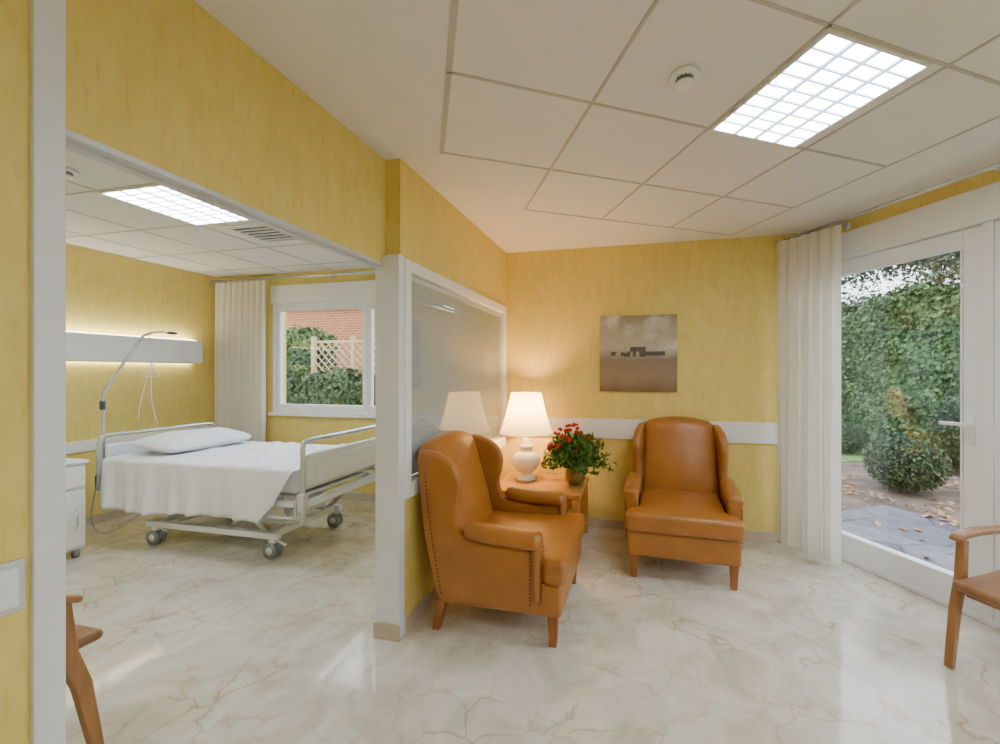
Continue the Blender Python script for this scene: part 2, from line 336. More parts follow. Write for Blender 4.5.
for nm,b_,lb in [('baseboard_partition',(-1.27,-1.256,2.0,3.765),'beige marble skirting under the internal window'),('baseboard_back',(-1.256,1.36,3.751,3.765),'beige marble skirting on the yellow wall'),
              ('baseboard_headboard',(-5.05,-5.036,-0.5,3.98),'beige marble skirting behind the bed head'),('baseboard_window',(-5.036,-1.40,3.966,3.98),'beige marble skirting under the bedroom window'),
              ('baseboard_jamb',(-1.412,-1.255,1.932,1.945),'beige marble skirting block on the jamb')]:
    struct(G().box(*b_,0,0.085).obj(nm,M['base'],bevel=0.003),lb,'skirting')
struct(G().box(-1.27,1.33,3.742,3.765,0.83,1.01).obj('trim_4',M['white'],bevel=0.004),'white protective rail along the yellow wall','wall rail')
struct(G().box(-5.05,-5.03,-0.5,3.9,0.70,0.80).obj('trim_5',M['white'],bevel=0.004),'white protective rail on the bedroom wall','wall rail')

# ------------------------------------------------------------------ ceiling grids
K=(-0.202,1.743); e1=(0.866,0.5); e2=(-0.5,0.866); T=0.6
def kp(i,j): return (K[0]+T*(e1[0]*i+e2[0]*j),K[1]+T*(e1[1]*i+e2[1]*j))
g=G()
def bar(p,q,w=0.0065,z0=2.5965):
    d=Vector((q[0]-p[0],q[1]-p[1])).normalized(); n=Vector((-d.y,d.x))*w; e=d*w
    P=[(p[0]-e.x+n.x,p[1]-e.y+n.y),(p[0]-e.x-n.x,p[1]-e.y-n.y),(q[0]+e.x-n.x,q[1]+e.y-n.y),(q[0]+e.x+n.x,q[1]+e.y+n.y)]
    g.prism(P,XY,z0,2.6)
for j in range(-4,3):
    bar(kp(-1 if j<=1 else 0,j),kp(3,j))
bar(kp(-1,-4),kp(-1,1),0.012); 
for i in range(0,4): bar(kp(i,-4),kp(i,2))
struct(g.obj('trim_6',M['tbar']),'ceiling tile grid of the sitting area','ceiling grid')
g=G()
bx=[-5.04,-4.59,-3.99,-3.39,-2.79,-2.19,-1.59]; by=[-0.5,0.1,0.7,1.3,1.9,2.5,3.1,3.7]
for x in bx: g.box(x-0.007,x+0.007,-0.5,3.9,2.596,2.6)
for y in by: g.box(-5.05,-1.5,y-0.007,y+0.007,2.5962,2.6)
struct(g.obj('trim_7',M['tbar']),'ceiling tile grid of the bedroom','ceiling grid')

def panel(cx,cy,rz,label,hx=.295):
    r_=root('ceiling_light',label,'light',(cx,cy,2.586),rz,'louvered fluorescent ceiling panels')
    h=hx; q=hx-.012
    G().box(-h,h,-.295,-.283,0.0,.014).box(-h,h,.283,.295,0,.014).box(-h,-q,-.283,.283,0,.014).box(q,h,-.283,.283,0,.014).obj('housing',M['white'],r_)
    G().box(-q,q,-.283,.283,.0105,.0135).obj('diffuser',M['tube'],r_)
    g=G()
    for k in range(1,4): x=-q+2*q/4*k; g.box(x-.010,x+.010,-.283,.283,.001,.010)
    for k in range(1,9): y=-.283+.0629*k; g.box(-q,q,y-.0048,y+.0048,.0015,.010)
    g.obj('louver',M['fin'],r_)
    return r_
c=kp(1.44,-.5); panel(c[0],c[1],math.radians(30),'square louvered fluorescent panel added behind the camera as fill light',.257)
c=kp(.5,-3.5); panel(c[0],c[1],math.radians(30),'square louvered fluorescent panel added behind the camera as fill light')  # added fill light, out of view just behind the camera
panel(1.9,-0.6,math.radians(30),'square louvered fluorescent panel added behind the camera as fill light')  # another unseen panel added to brighten the sitting area
panel(-3.09,2.2,0,'extra unseen louvered fluorescent panel added to the bedroom ceiling')
panel(-3.09,0.4,0,'extra unseen louvered fluorescent panel added to the bedroom ceiling')  # extra bedroom panel outside the view, added for more light

def detector(x,y,label):
    r_=root('smoke_detector',label,'smoke detector',(x,y,2.6))
    G().lathe((0,0,0),[(0.05,-0.016),(0.057,-0.012),(0.055,0)],28).obj('base',M['white'],r_)
    G().lathe((0,0,0),[(0.028,-0.045),(0.036,-0.040),(0.038,-0.034)],28).obj('cap',M['white'],r_)
    g=G().lathe((0,0,0),[(0.026,-0.036),(0.026,-0.014)],16)
    for k in range(12):
        a=2*PI*k/12; g.cyl((.03*math.cos(a),.03*math.sin(a),-.035),(.03*math.cos(a),.03*math.sin(a),-.014),.005,6)
    g.obj('sensor_cage',M['greyplastic'],r_)
detector(0.171,1.66,'round white smoke detector on sitting area ceiling')
detector(-3.216,1.66,'round white smoke detector on bedroom ceiling')
r_=root('air_vent','square slatted grey air vent in bedroom ceiling','air vent',(-3.02,2.78,2.6))
G().box(-.23,.23,-.21,-.18,-.010,0).box(-.23,.23,.18,.21,-.010,0).box(-.23,-.20,-.18,.18,-.010,0).box(.20,.23,-.18,.18,-.010,0).obj('frame',M['white'],r_)
g=G()
for k in range(6):
    y=-.165+.060*k; g.box(-.20,.20,y,y+.018,-.009,-.002)
g.obj('grille',M['plastic'],r_)
G().box(-.20,.20,-.18,.18,-.0015,0).obj('vent_back',mat('vent_grey',(0.10,0.11,0.11),0.6),r_)

# ------------------------------------------------------------------ partition window + blind
g=G().box(-1.392,-1.256,2.0,2.06,.737,2.066).box(-1.392,-1.256,3.665,3.725,.737,2.066).box(-1.392,-1.256,2.06,3.665,2.0,2.066).box(-1.392,-1.250,2.06,3.665,.737,.82)
w=struct(g.obj('window_1',M['white'],bevel=0.004),'white framed internal window in the partition wall','window')
G().box(-1.282,-1.278,2.06,3.665,.82,2.0).obj('glass_pane',M['glassr'],w)
r_=root('venetian_blind','closed grey-white venetian blind behind internal window glass','blind',(-1.302,2.86,0.82))
g=G()
for k in range(47):
    z=.035+k*.0238; P=[(.006,-.0122),(.002,.0),(-.004,.0122)]
    for a_,b_ in zip(P[:-1],P[1:]): g.add([(a_[0],-.80,z+a_[1]),(a_[0],.80,z+a_[1]),(b_[0],.80,z+b_[1]),(b_[0],-.80,z+b_[1])],[(0,1,2,3)]) 
g.obj('slats',M['slat'],r_)
G().box(-.02,.015,-.795,.795,1.148,1.178).obj('headrail',M['plastic'],r_)
G().box(-.012,.012,-.79,.79,.0,.018).obj('bottom_rail',M['plastic'],r_)

# ------------------------------------------------------------------ bedroom window
g=G().box(WX0,WX1,3.96,4.06,2.25,2.46).box(WX0,WX1,3.93,4.10,.93,.965)
for a,b in [(WX0,WX0+.05),(WX1-.05,WX1)]: g.box(a,b,3.99,4.07,.965,2.25)
g.box(WX0+.05,WX1-.05,3.99,4.07,.965,1.01).box(WX0+.05,WX1-.05,3.99,4.07,2.20,2.25)
for a,b in [(WX0+.05,-3.015),(-2.985,WX1-.05)]:
    g.box(a,a+.04,4.0,4.05,1.01,2.20).box(b-.04,b,4.0,4.05,1.01,2.20).box(a+.04,b-.04,4.0,4.05,1.01,1.06).box(a+.04,b-.04,4.0,4.05,2.16,2.20)
g.box(-3.015,-2.985,3.99,4.06,1.01,2.20)
w=struct(g.obj('window_2',M['pvc'],bevel=0.004),'white framed bedroom window with roller shutter box','window')
for a,b in ((WX0+.09,-3.055),(-2.945,WX1-.09)): G().box(a,b,4.022,4.028,1.06,2.16).obj('glass_pane',M['glass'],w)

# ------------------------------------------------------------------ glazed door
L=(GX,GY,0); R=(0,0,GR)
g=G().box(.07,2.16,-.015,.12,2.30,2.50).box(.07,.12,.02,.12,0,2.30).box(2.11,2.16,.02,.12,0,2.30).box(1.09,1.14,.015,.12,0.0,2.30).box(.12,2.11,.0,.14,0,.03)
struct(g.obj('trim_8',M['pvc'],loc=L,rot=R,bevel=0.004),'white fixed frame and shutter box of the garden door','door frame')
def leaf(nm,s0,s1,hx,label):
    sw=.09; s2=s0+.075
    g=G().box(s0,s2,.03,.10,.03,2.295).box(s1-sw,s1,.03,.10,.03,2.295).box(s2,s1-sw,.03,.10,.03,.19).box(s2,s1-sw,.03,.10,2.19,2.295)
    for a,b,c,d in [(s2,s2+.012,.19,2.19),(s1-sw-.012,s1-sw,.19,2.19)]: g.box(a,b,.022,.03,c,d)
    o=struct(g.obj(nm,M['pvc'],loc=L,rot=R,bevel=0.004),label,'door')
    G().box(s2,s1-sw,.062,.068,.19,2.19).obj('glass_pane',M['glass'],o)
    if hx:
        G().rbox((hx,.022,1.09),(.032,.016,.16),.007,2).tube(smooth_pts([(hx,.02,1.13),(hx,-.03,1.13),(hx-.02,-.045,1.132),(hx-.12,-.045,1.13)],4),.0115).obj('handle',M['white'],o)
    return o
leaf('door_1',.12,1.09,1.045,'white framed glass garden door with lever handle')
leaf('door_2',1.14,2.11,0,'white framed fixed glass garden door leaf')

# ------------------------------------------------------------------ curtains
def curtain(nm,label,p0,p1,z0,z1,folds,amp):
    p0=Vector(p0);p1=Vector(p1); d=(p1-p0); L_=d.length; d.normalize(); n=Vector((-d.y,d.x))
    r_=root(nm,label,'curtain',(p0.x,p0.y,0))
    nu=folds*14; nz=40; vs=[];fs=[]
    ph=[random.uniform(-.5,.5) for _ in range(folds+2)]; am=[random.uniform(.7,1.2) for _ in range(folds+2)]
    for k in range(nz+1):
        t=k/nz; z=z1+(z0-z1)*t
        for i in range(nu+1):
            u=i/nu; f=u*folds; fi=int(min(f,folds-1))
            fl=am[fi]*(1-(f-fi))+am[fi+1]*(f-fi); pj=ph[fi]*(1-(f-fi))+ph[fi+1]*(f-fi)
            a=amp*(0.55+0.45*min(1,t*3))*fl
            off=a*math.sin(2*PI*f+pj*t*1.5)+.35*a*math.sin(4*PI*f+2*pj+t*2)
            s=u*L_+0.012*math.sin(2*PI*f*2+1)+ (0.02*(t)*(math.sin(3*f)) if 0<i<nu else 0)
            w=d*s+n*off
            vs.append((w.x,w.y,z))
    W=nu+1
    for k in range(nz):
        for i in range(nu): fs.append((k*W+i,k*W+i+1,(k+1)*W+i+1,(k+1)*W+i))
    G().add(vs,fs,True).obj('curtain_cloth',M['curtain'],r_)
    for i in range(folds+1):
        c=d*(L_*i/folds)
        pts=[(c.x+n.x*.016*math.cos(t),c.y+n.y*.016*math.cos(t),z1+.014+.016*math.sin(t)) for t in [2*PI*k/12 for k in range(12)]]
        G().tube(pts,.0025,6,close=True).obj('curtain_ring',M['greyplastic'],r_)
O=-0.17
c1=gw(.40,O)
curtain('curtain','long ivory curtain bunched beside the glass garden door',(1.10,3.69),(c1[0],c1[1]),.045,2.51,6,.036)
curtain('curtain','ivory curtain drawn aside at the bedroom window',(-4.99,3.87),(-4.24,3.87),.03,2.50,9,.036)
def rod(p,q,z,wall,label):
    r_=root('curtain_rod',label,'curtain rod',(p[0],p[1],z))
    d=Vector((q[0]-p[0],q[1]-p[1],0)); L_=d.length; d.normalize()
    G().cyl((0,0,0),tuple(d*L_),.0125,16).obj('pole',M['chrome'],r_)
    for e,sg in ((Vector((0,0,0)),-1),(d*L_,1)): G().rbox(tuple(e+d*.015*sg),(.036,.036,.036),.017,2).obj('finial',M['chrome'],r_)
    for k in wall[1]:
        c=d*k; w_=Vector(wall[0]); G().cyl(tuple(c),tuple(c+w_),.008,10).rbox(tuple(c+w_*.96),(.03,.03,.05),.01,2).obj('bracket',M['chrome'],r_)
a=gw(-.02,O); b=gw(2.3,O)
rod((a[0]-.03,a[1]),(b[0],b[1]),2.53,((.866*.155,.5*.155,0),(.40,1.26,2.1)),'chrome curtain rod above the glass garden door')
rod((-5.0,3.87),(-1.5,3.87),2.525,((0,.10,0),(.05,1.6,3.4)),'chrome curtain rod above the bedroom window')

# ------------------------------------------------------------------ wing armchair
def armchair(loc,rz,label):
    r_=root('wing_armchair',label,'armchair',loc,rz,'tan leather wing armchairs')
    Lm=M['leather']
    G().rbox((0,-.045,.25),(.735,.69,.17),.022,5).obj('seat_base',Lm,r_)
    def tf(x,y,z):
        w=.385; k=1/(1+math.exp((y+.21)*60))
        ww=.30+(w-.30)*k
        cr=.022*(1-(x/.385)**2)*(1-(y/.36)**2) if z>0 else 0
        return (x/w*ww,y,z+cr)
    G().rbox((0,-.06,.40),(.77,.71,.135),.035,16,tf).obj('seat_cushion',Lm,r_)
    def bf(x,y,z):
        t=(z+.34)/.68; yy=y+.19*t
        if y<0: yy-=.045*(1-(x/.31)**2)*math.sin(PI*max(0,min(1,t)))
        zz=z+ (.05*(1-(x/.31)**2) if z>.2 else 0)
        return (x*(1-.05*t),yy,zz)
    g=G().rbox((0,.255,.70),(.61,.13,.61),.055,10,bf)
    g.rbox((0,.31,.38),(.66,.07,.42),.03,4,lambda x,y,z:(x,y+.06*(z+.2),z))
    g.obj('backrest',Lm,r_)
    for sg in (-1,1):
        side=smooth_pts([(.30,.18,0),(-.02,.175,0),(-.27,.18,0),(-.275,.34,0),(-.27,.50,0),(-.06,.515,0),(.12,.535,0),(.18,.585,0),(.195,.67,0),(.175,.76,0),(.175,.84,0),(.215,.92,0),(.29,.97,0),(.38,.992,0),(.46,.975,0),(.445,.82,0),(.395,.55,0),(.335,.30,0)],3)
        g=G()
        def fn(p,a):
            k=max(0,min(1,(p[1]-.5)/.4)); fl=.045*k*max(0,min(1,(.42-p[0])/.24))
            return (sg*(a-.045*k+fl),p[0],p[1])
        g.prism([(p.x,p.y) for p in side],fn,.312,.372)
        g.obj('wing',Lm,r_,bevel=.024,seg=4)
        def af(x,y,z):
            t=(y+.2)/.4
            return (x*(1.0+.12*(1-t)),y,z+.025*t*t+ (.008 if z>0 else 0)*(1-(x/.065)**2))
        g=G().rbox((sg*.352,-.07,.553),(.108,.43,.085),.04,8,af)
        g.rbox((sg*.348,-.262,.40),(.088,.045,.31),.020,4,lambda x,y,z:(x*(1+.22*max(0,z/.17)),y,z))
        g.obj('armrest',Lm,r_)
    for sx in (-1,1):
        for sy in (-1,1):
            y0=-.34 if sy<0 else .29; dy=0 if sy<0 else .04
            vs=[];t0,t1=.030,.019
            for (z,t,dd) in [(0,t1,dy),(.185,t0,0)]:
                for a,b in [(-1,-1),(1,-1),(1,1),(-1,1)]: vs.append((sx*.325+a*t,y0+dd+b*t,z))
            G().add(vs,[(3,2,1,0),(4,5,6,7),(0,1,5,4),(1,2,6,5),(2,3,7,6),(3,0,4,7)]).obj('leg',M['legwood'],r_,bevel=.004)
    g=G()
    def nail(p,ax):
        rr=.0062; v=Vector(ax)
        a=Vector((0,0,1)) if abs(v.z)<.9 else Vector((1,0,0)); b=v.cross(a); b.normalize(); a=b.cross(v)
        P=Vector(p); vs=[P+a*rr*math.cos(t)+b*rr*math.sin(t) for t in [PI/3*k for k in range(6)]]+[P+v*.006]
        g.add(vs,[(k,(k+1)%6,6) for k in range(6)],True)
    for sg in (-1,1):
        for k in range(34):
            t=k/33; z=.23+.70*t; y=.275+.15*((z-.2)/.8)
            kk=max(0,min(1,(z-.5)/.4)); fl=.045*kk*max(0,min(1,(.42-y)/.24)); nail((sg*(.3735-.045*kk+fl),y,z),(sg,0,0))
        for k in range(16): nail((sg*.3735,-.225,.225+.28*k/15),(sg,0,0))
        for k in range(14): nail((sg*.385,-.286,.25+.26*k/13),(0,-1,0))
        for k in range(14): nail((sg*.318,-.286,.25+.26*k/13),(0,-1,0))
    g.obj('nailhead_trim',M['nail'],r_,kind='stuff')
    return r_
armchair((-.785,2.41,0),PI/2,'tan leather wing armchair with nailhead trim beside internal window')
armchair((.30,3.24,0),math.radians(-3),'tan leather wing armchair facing out below the painting')

# ------------------------------------------------------------------ side table
r_=root('side_table','low honey wood side table in the room corner','side table',(-.825,3.38,0))
G().box(-.375,.375,-.29,.29,.455,.49).obj('table_top',M['honey'],r_,bevel=.006)
G().box(-.33,.33,-.25,-.225,.37,.455).box(-.33,.33,.225,.25,.37,.455).box(-.34,-.315,-.225,.225,.37,.455).box(.315,.34,-.225,.225,.37,.455).obj('apron',M['honey'],r_)
for sx in (-1,1):
    for sy in (-1,1): G().box(sx*.335-.03,sx*.335+.03,sy*.25-.03,sy*.25+.03,0,.454).obj('leg',M['honey'],r_,bevel=.005)
# ------------------------------------------------------------------ lamp
r_=root('table_lamp','lit table lamp with ivory ceramic base and cream shade','table lamp',(-.985,3.46,.49))
G().lathe((0,0,0),[(.09,0),(.094,.015),(.08,.03),(.055,.045),(.05,.06),(.08,.085),(.112,.12),(.126,.165),(.120,.205),(.09,.24),(.06,.258),(.048,.27),(.064,.285),(.066,.298),(.045,.312),(.03,.335),(.024,.37)],36).obj('lamp_base',M['ceramic'],r_)
G().cyl((0,0,.37),(0,0,.52),.008,10).lathe((0,0,0),[(.018,.40),(.018,.46)],16).obj('stem',M['nail'],r_)
G().lathe((0,0,0),[(.235,.415),(.215,.46),(.19,.54),(.165,.63),(.145,.72),(.135,.765)],48,cap=False).obj('lamp_shade',M['shade'],r_)
G().rbox((0,0,.55),(.055,.055,.09),.027,3).obj('bulb',emat('warm_bulb',(1,.75,.45),20),r_)
ld=D.lights.new('lamp_glow','POINT'); ld.energy=50; ld.color=(1,.56,.22); ld.shadow_soft_size=.05
lo=D.objects.new('lamp_glow',ld); COL.objects.link(lo); lo.location=(-.985,3.46,1.11)

# ------------------------------------------------------------------ flowers
r_=root('flower_arrangement','bouquet of red flowers and green foliage in glazed pot','flowers',(-.54,3.42,.49))
G().lathe((0,0,0),[(.055,0),(.075,.02),(.088,.06),(.085,.10),(.07,.13),(.075,.145),(.068,.145),(.06,.12)],28).obj('pot',M['vase'],r_)
N=950; u=np.random.normal(0,1,(N,3)); u/=np.linalg.norm(u,axis=1)[:,None]; u[:,2]=np.abs(u[:,2])*1.05-.25
rad=np.random.uniform(.25,1,N)**.6; lump=1+.34*np.sin(np.arctan2(u[:,1],u[:,0])*5+.6)*(1-np.abs(u[:,2]))
pos=u*(rad*lump)[:,None]*np.array([.265,.19,.29])+np.array([0.0,0,.20])
v,f=leaves(pos,u,.085,.7,.30); leafobj('foliage',v,f,M['foliage'],r_,kind='stuff')
g=G()
for k in range(34):
    a=random.uniform(0,2*PI); e=random.uniform(.0,1.4); p=(.28*math.cos(a)*math.cos(e),.18*math.sin(a)*math.cos(e),.20+.26*math.sin(e))
    g.tube(smooth_pts([(0,0,.1),(p[0]*.4,p[1]*.4,.2),p],3),.0022,5)
g.obj('stems',M['foliage'],r_,kind='stuff')
fm=None
for k in range(44):
    a=random.uniform(0,2*PI); e=random.uniform(.2,1.5)
    p=(.21*math.cos(a)*math.cos(e)-.03,.16*math.sin(a)*math.cos(e),.22+.27*math.sin(e)*random.uniform(.75,1.05))
    if fm is None:
        q=np.random.normal(0,1,(34,3)); q/=np.linalg.norm(q,axis=1)[:,None]; q[:,2]=np.abs(q[:,2])
        v,f=leaves(q*.014,q,.026,.35,.9); o=leafobj('flower_head',v,f,M['red'],r_); fm=o.data
    else:
        o=D.objects.new('flower_head',fm); COL.objects.link(o); o.parent=r_
    o.location=p; o.rotation_euler=(random.uniform(-.6,.6),random.uniform(-.6,.6),random.uniform(0,6)); sc=random.uniform(.65,1.1); o.scale=(sc,)*3

# ------------------------------------------------------------------ painting, switch
o=G().box(-.342,.342,-.012,.012,-.345,.345).obj('painting',M['painting'],loc=(-.02,3.752,1.607),bevel=.003,label='square unframed canvas painting in muted grey and brown',category='painting')
r_=root('light_switch','white light switch plate beside the bedroom opening','light switch',(-1.36,.59,.965))
G().rbox((.005,0,0),(.010,.09,.115),.004,2).obj('plate',M['grey'],r_)
G().rbox((.012,0,0),(.006,.065,.088),.002,2).obj('rocker',M['plastic'],r_)

# ------------------------------------------------------------------ wooden chairs
def wchair(loc,rz,label):
    r_=root('wooden_armchair',label,'chair',loc,rz,'wooden armchairs')
    r_.scale=(1,1,.955)
    W=M['chairwood']
    def slab(pts,x,w,t):
        g=G(); P=[Vector((0,p[0],p[1])) for p in pts]; vs=[];fs=[]
        for i,p in enumerate(P):
            d=(P[min(i+1,len(P)-1)]-P[max(i-1,0)]).normalized(); n=Vector((0,-d.z,d.y)); tt=t[i] if isinstance(t,list) else t
            for a,b in ((-1,-1),(1,-1),(1,1),(-1,1)): vs.append((x+a*w/2,p.y+n.y*b*tt/2,p.z+n.z*b*tt/2))
        for i in range(len(P)-1):
            for k in range(4): k2=(k+1)%4; fs.append((i*4+k,i*4+k2,i*4+4+k2,i*4+4+k))
        fs.append((3,2,1,0)); e=(len(P)-1)*4; fs.append((e,e+1,e+2,e+3)); return g.add(vs,fs)
    for sx in (-1,1):
        slab([(-.30,0),(-.255,.3),(-.215,.44),(-.20,.64)],sx*.255,.034,[.034,.05,.055,.045]).obj('front_leg',W,r_,bevel=.006)
        slab([(.27,0),(.215,.25),(.20,.42),(.235,.62),(.30,.86)],sx*.235,.032,[.034,.05,.055,.045,.035]).obj('back_leg',W,r_,bevel=.006)
        slab([(-.245,.64),(-.20,.66),(-.08,.665),(.08,.655),(.25,.64)],sx*.262,.055,[.022,.030,.030,.028,.026]).obj('armrest',W,r_,bevel=.009,seg=3)
        slab([(-.20,.385),(.19,.365)],sx*.243,.025,.055).obj('side_rail',W,r_,bevel=.004)
    G().box(-.23,.23,-.225,-.20,.36,.415).obj('front_rail',W,r_,bevel=.004)
    G().box(-.22,.22,.185,.21,.34,.395).obj('rear_rail',W,r_,bevel=.004)
    G().rbox((0,-.07,.442),(.465,.54,.045),.022,6,lambda x,y,z:(x,y,z+(.010*(1-(x/.235)**2)*(1-(y/.27)**2) if z>0 else 0))).obj('seat',M['seatbrown'],r_)
    G().rbox((0,.285,.77),(.45,.045,.19),.02,6,lambda x,y,z:(x,y+.03*(1-(x/.225)**2)+z*.28,z+.02*(1-(x/.225)**2))).obj('backrest',W,r_)
wchair((1.86,2.28,0),math.radians(-60),'warm wooden armchair with brown seat beside garden door')
wchair((-2.27,.83,0),PI,'warm wooden armchair with brown seat inside the bedroom')

# ------------------------------------------------------------------ hospital bed
bed=root('hospital_bed','adjustable white and chrome hospital bed on casters','bed',(-3.38,2.93,0))
PL=M['plastic']; CH=M['chrome']; GR_=M['grey']
G().box(-.98,.98,-.44,-.40,.44,.49).box(-.98,.98,.40,.44,.44,.49).box(-.98,-.94,-.40,.40,.44,.49).box(.94,.98,-.40,.40,.44,.49).box(-.9,.9,-.38,.38,.495,.515).obj('bed_frame',PL,bed,bevel=.006)
G().rbox((-.01,0,.62),(1.86,.88,.17),.045,6).obj('mattress',M['linen'],bed)
g=G().box(-.66,.66,-.36,-.31,.15,.20).box(-.66,.66,.31,.36,.15,.20).box(-.62,-.57,-.31,.31,.15,.20).box(.57,.62,-.31,.31,.15,.20)
g.obj('chassis',PL,bed,bevel=.006)
g=G()
for sy in (-.3,.3):
    for x0,x1 in ((-.5,-.15),(.15,.5),(.5,.15),(.55,.85)):
        g.tube([(x0,sy,.19),(x1,sy,.44)],.017,8)
    g.tube([(-.4,sy*.9,.19),(.35,sy*.9,.43)],.014,8)
    g.tube([(-.55,sy*1.2,.30),(.85,sy*1.2,.30)],.012,8)
g.rbox((.05,0,.33),(.5,.14,.11),.02,3); g.rbox((.70,-.12,.36),(.16,.28,.10),.02,3); g.cyl((-.3,0,.30),(.25,0,.34),.03,14)
g.obj('lift_mechanism',GR_,bed)
for sx in (-.58,.60):
    for sy in (-.33,.33):
        c=G().rbox((sx,sy,.135),(.055,.05,.06),.02,3).cyl((sx,sy,.13),(sx,sy,.20),.014,12).tube([(sx+.02,sy,.15),(sx+.09,sy,.12),(sx+.12,sy,.11)],.009,8).obj('caster',PL,bed)
        for dy in (-.024,.024):
            G().cyl((sx,sy+dy-.011,.0625),(sx,sy+dy+.011,.0625),.062,24).obj('wheel',M['greyplastic'],c)
        G().cyl((sx,sy-.037,.0625),(sx,sy+.037,.0625),.03,16).obj('hub',PL,c)
G().tube(smooth_pts([(1.0,-.46,.46),(1.0,-.46,.80),(1.0,-.455,.90),(1.0,-.40,.935),(1.0,0,.935),(1.0,.40,.935),(1.0,.455,.90),(1.0,.46,.80),(1.0,.46,.46)],5),.017,12).obj('foot_rail',CH,bed)
G().rbox((1.005,0,.72),(.035,.87,.24),.016,5).rbox((1.023,0,.72),(.010,.72,.14),.004,3).obj('foot_panel',PL,bed)
for sy in (-.46,.46): G().rbox((1.0,sy,.50),(.06,.06,.13),.015,3).cyl((1.0,sy,.34),(1.0,sy,.46),.018,12).obj('foot_bracket',GR_,bed)
G().box(.93,1.0,-.44,.44,.44,.48).obj('foot_beam',PL,bed)
G().tube(smooth_pts([(-1.0,-.46,.46),(-1.0,-.46,.78),(-1.0,-.455,.87),(-1.0,-.40,.905),(-1.0,0,.905),(-1.0,.40,.905),(-1.0,.455,.87),(-1.0,.46,.78),(-1.0,.46,.46)],5),.016,12).obj('head_rail',CH,bed)
G().rbox((-1.0,0,.68),(.03,.84,.30),.014,5).box(-1.01,-.93,-.46,.46,.44,.48).obj('head_panel',PL,bed)
G().tube(smooth_pts([(.50,-.475,.38),(.9,-.475,.38),(.95,-.475,.42),(.95,-.475,.50)],4),.011,8).obj('side_tube',CH,bed)
PP=[(-1.04,-.41,.30),(-1.04,-.41,1.24),(-1.032,-.405,1.29),(-1.005,-.388,1.345),(-.86,-.285,1.70),(-.83,-.262,1.755),(-.785,-.228,1.785),(-.73,-.185,1.795),(-.68,-.13,1.79)]
G().tube(PP,.0105,12).obj('lifting_pole',CH,bed)
g=G().tube([(-.80,-.238,1.775),(-.80,-.22,1.52)],.003,6)
tri=[(-.80,-.22,1.52),(-.84,-.255,1.40),(-.76,-.185,1.40)]
g.tube([tri[0],tri[1],tri[2],tri[0]],.004,8); g.tube(smooth_pts([(-.80,-.22,1.52),(-.86,-.26,1.2),(-.88,-.27,1.02)],5),.0025,6); g.tube(smooth_pts([(-.80,-.22,1.52),(-.80,-.22,1.2),(-.76,-.2,.98)],5),.0025,6)
g.obj('trapeze_handle',PL,bed)
for c,s_ in (((-1.035,-.42,1.16),(.032,.032,.08)),((-1.03,-.43,.52),(.06,.06,.12)),((-.69,-.14,1.785),(.06,.06,.02))): G().rbox(c,s_,.01,3).obj('pole_clamp',M['blue'],bed)
G().tube(smooth_pts([(-1.03,-.46,.5),(-1.02,-.5,.25),(-.92,-.5,.13),(-.75,-.46,.18),(-.6,-.4,.3)],6),.005,6).obj('cable',M['greyplastic'],bed)
nx,nv=110,64; vs=[];fs=[]
def cross(v):
    hz=.335; top=.735; w=.475
    Ls=[top-hz,2*w,top-.50]; tot=sum(Ls); s=v*tot
    if s<Ls[0]: return (-w-.012,hz+s,1-s/Ls[0],0)
    if s<Ls[0]+Ls[1]: return (-w+(s-Ls[0]),top,0,0)
    return (w+.012,top-(s-Ls[0]-Ls[1]),0,(s-Ls[0]-Ls[1])/Ls[2])
for j in range(nv+1):
    y,z,dn,df=cross(j/nv)
    x1=.955-.30*dn
    for i in range(nx+1):
        x=-.915+(x1+.915)*i/nx
        zz=z;yy=y
        if dn==0 and df==0:
            ed=min(1,(.475-abs(y))/.05); zz-=.018*(1-ed)**2
            zz+=.008*math.sin(x*9+y*5)+.006*math.sin(x*23-y*14)+.004*math.sin(x*41+y*33)
        else:
            q=max(dn,df); yy+=(-1 if dn else 1)*(.014*q*(1+math.sin(x*13+1))+.014*q*math.sin(x*29+3*z)+.006*q*math.sin(x*57)); zz+=.018*dn*math.sin(x*4+.5)
            zz=min(zz,.728)
        vs.append((x,yy,zz))
for j in range(nv):
    for i in range(nx):
        a_=j*(nx+1)+i; fs.append((a_,a_+1,a_+nx+2,a_+nx+1))
o=G().add(vs,fs,True).obj('bedspread',M['linen'],loc=(-3.38,2.93,0.0),label='white cotton bedspread draped over the hospital bed',category='bedspread')
o.modifiers.new('s','SOLIDIFY').thickness=.006
def pf(x,y,z):
    e=max(0,(1-(abs(x)/.22)**2.5)*(1-(abs(y)/.38)**2.5)); k=.22+.78*e**.55
    return (x,y,(z*k if z>0 else z*(.45+.3*e))+.010*math.sin(x*22+y*9)*e)
G().rbox((0,0,0),(.46,.76,.17),.07,12,pf).obj('pillow',M['linen'],loc=(-4.02,2.96,.812),rot=(0,.10,.03),label='plump white pillow at the head of the bed',category='pillow')

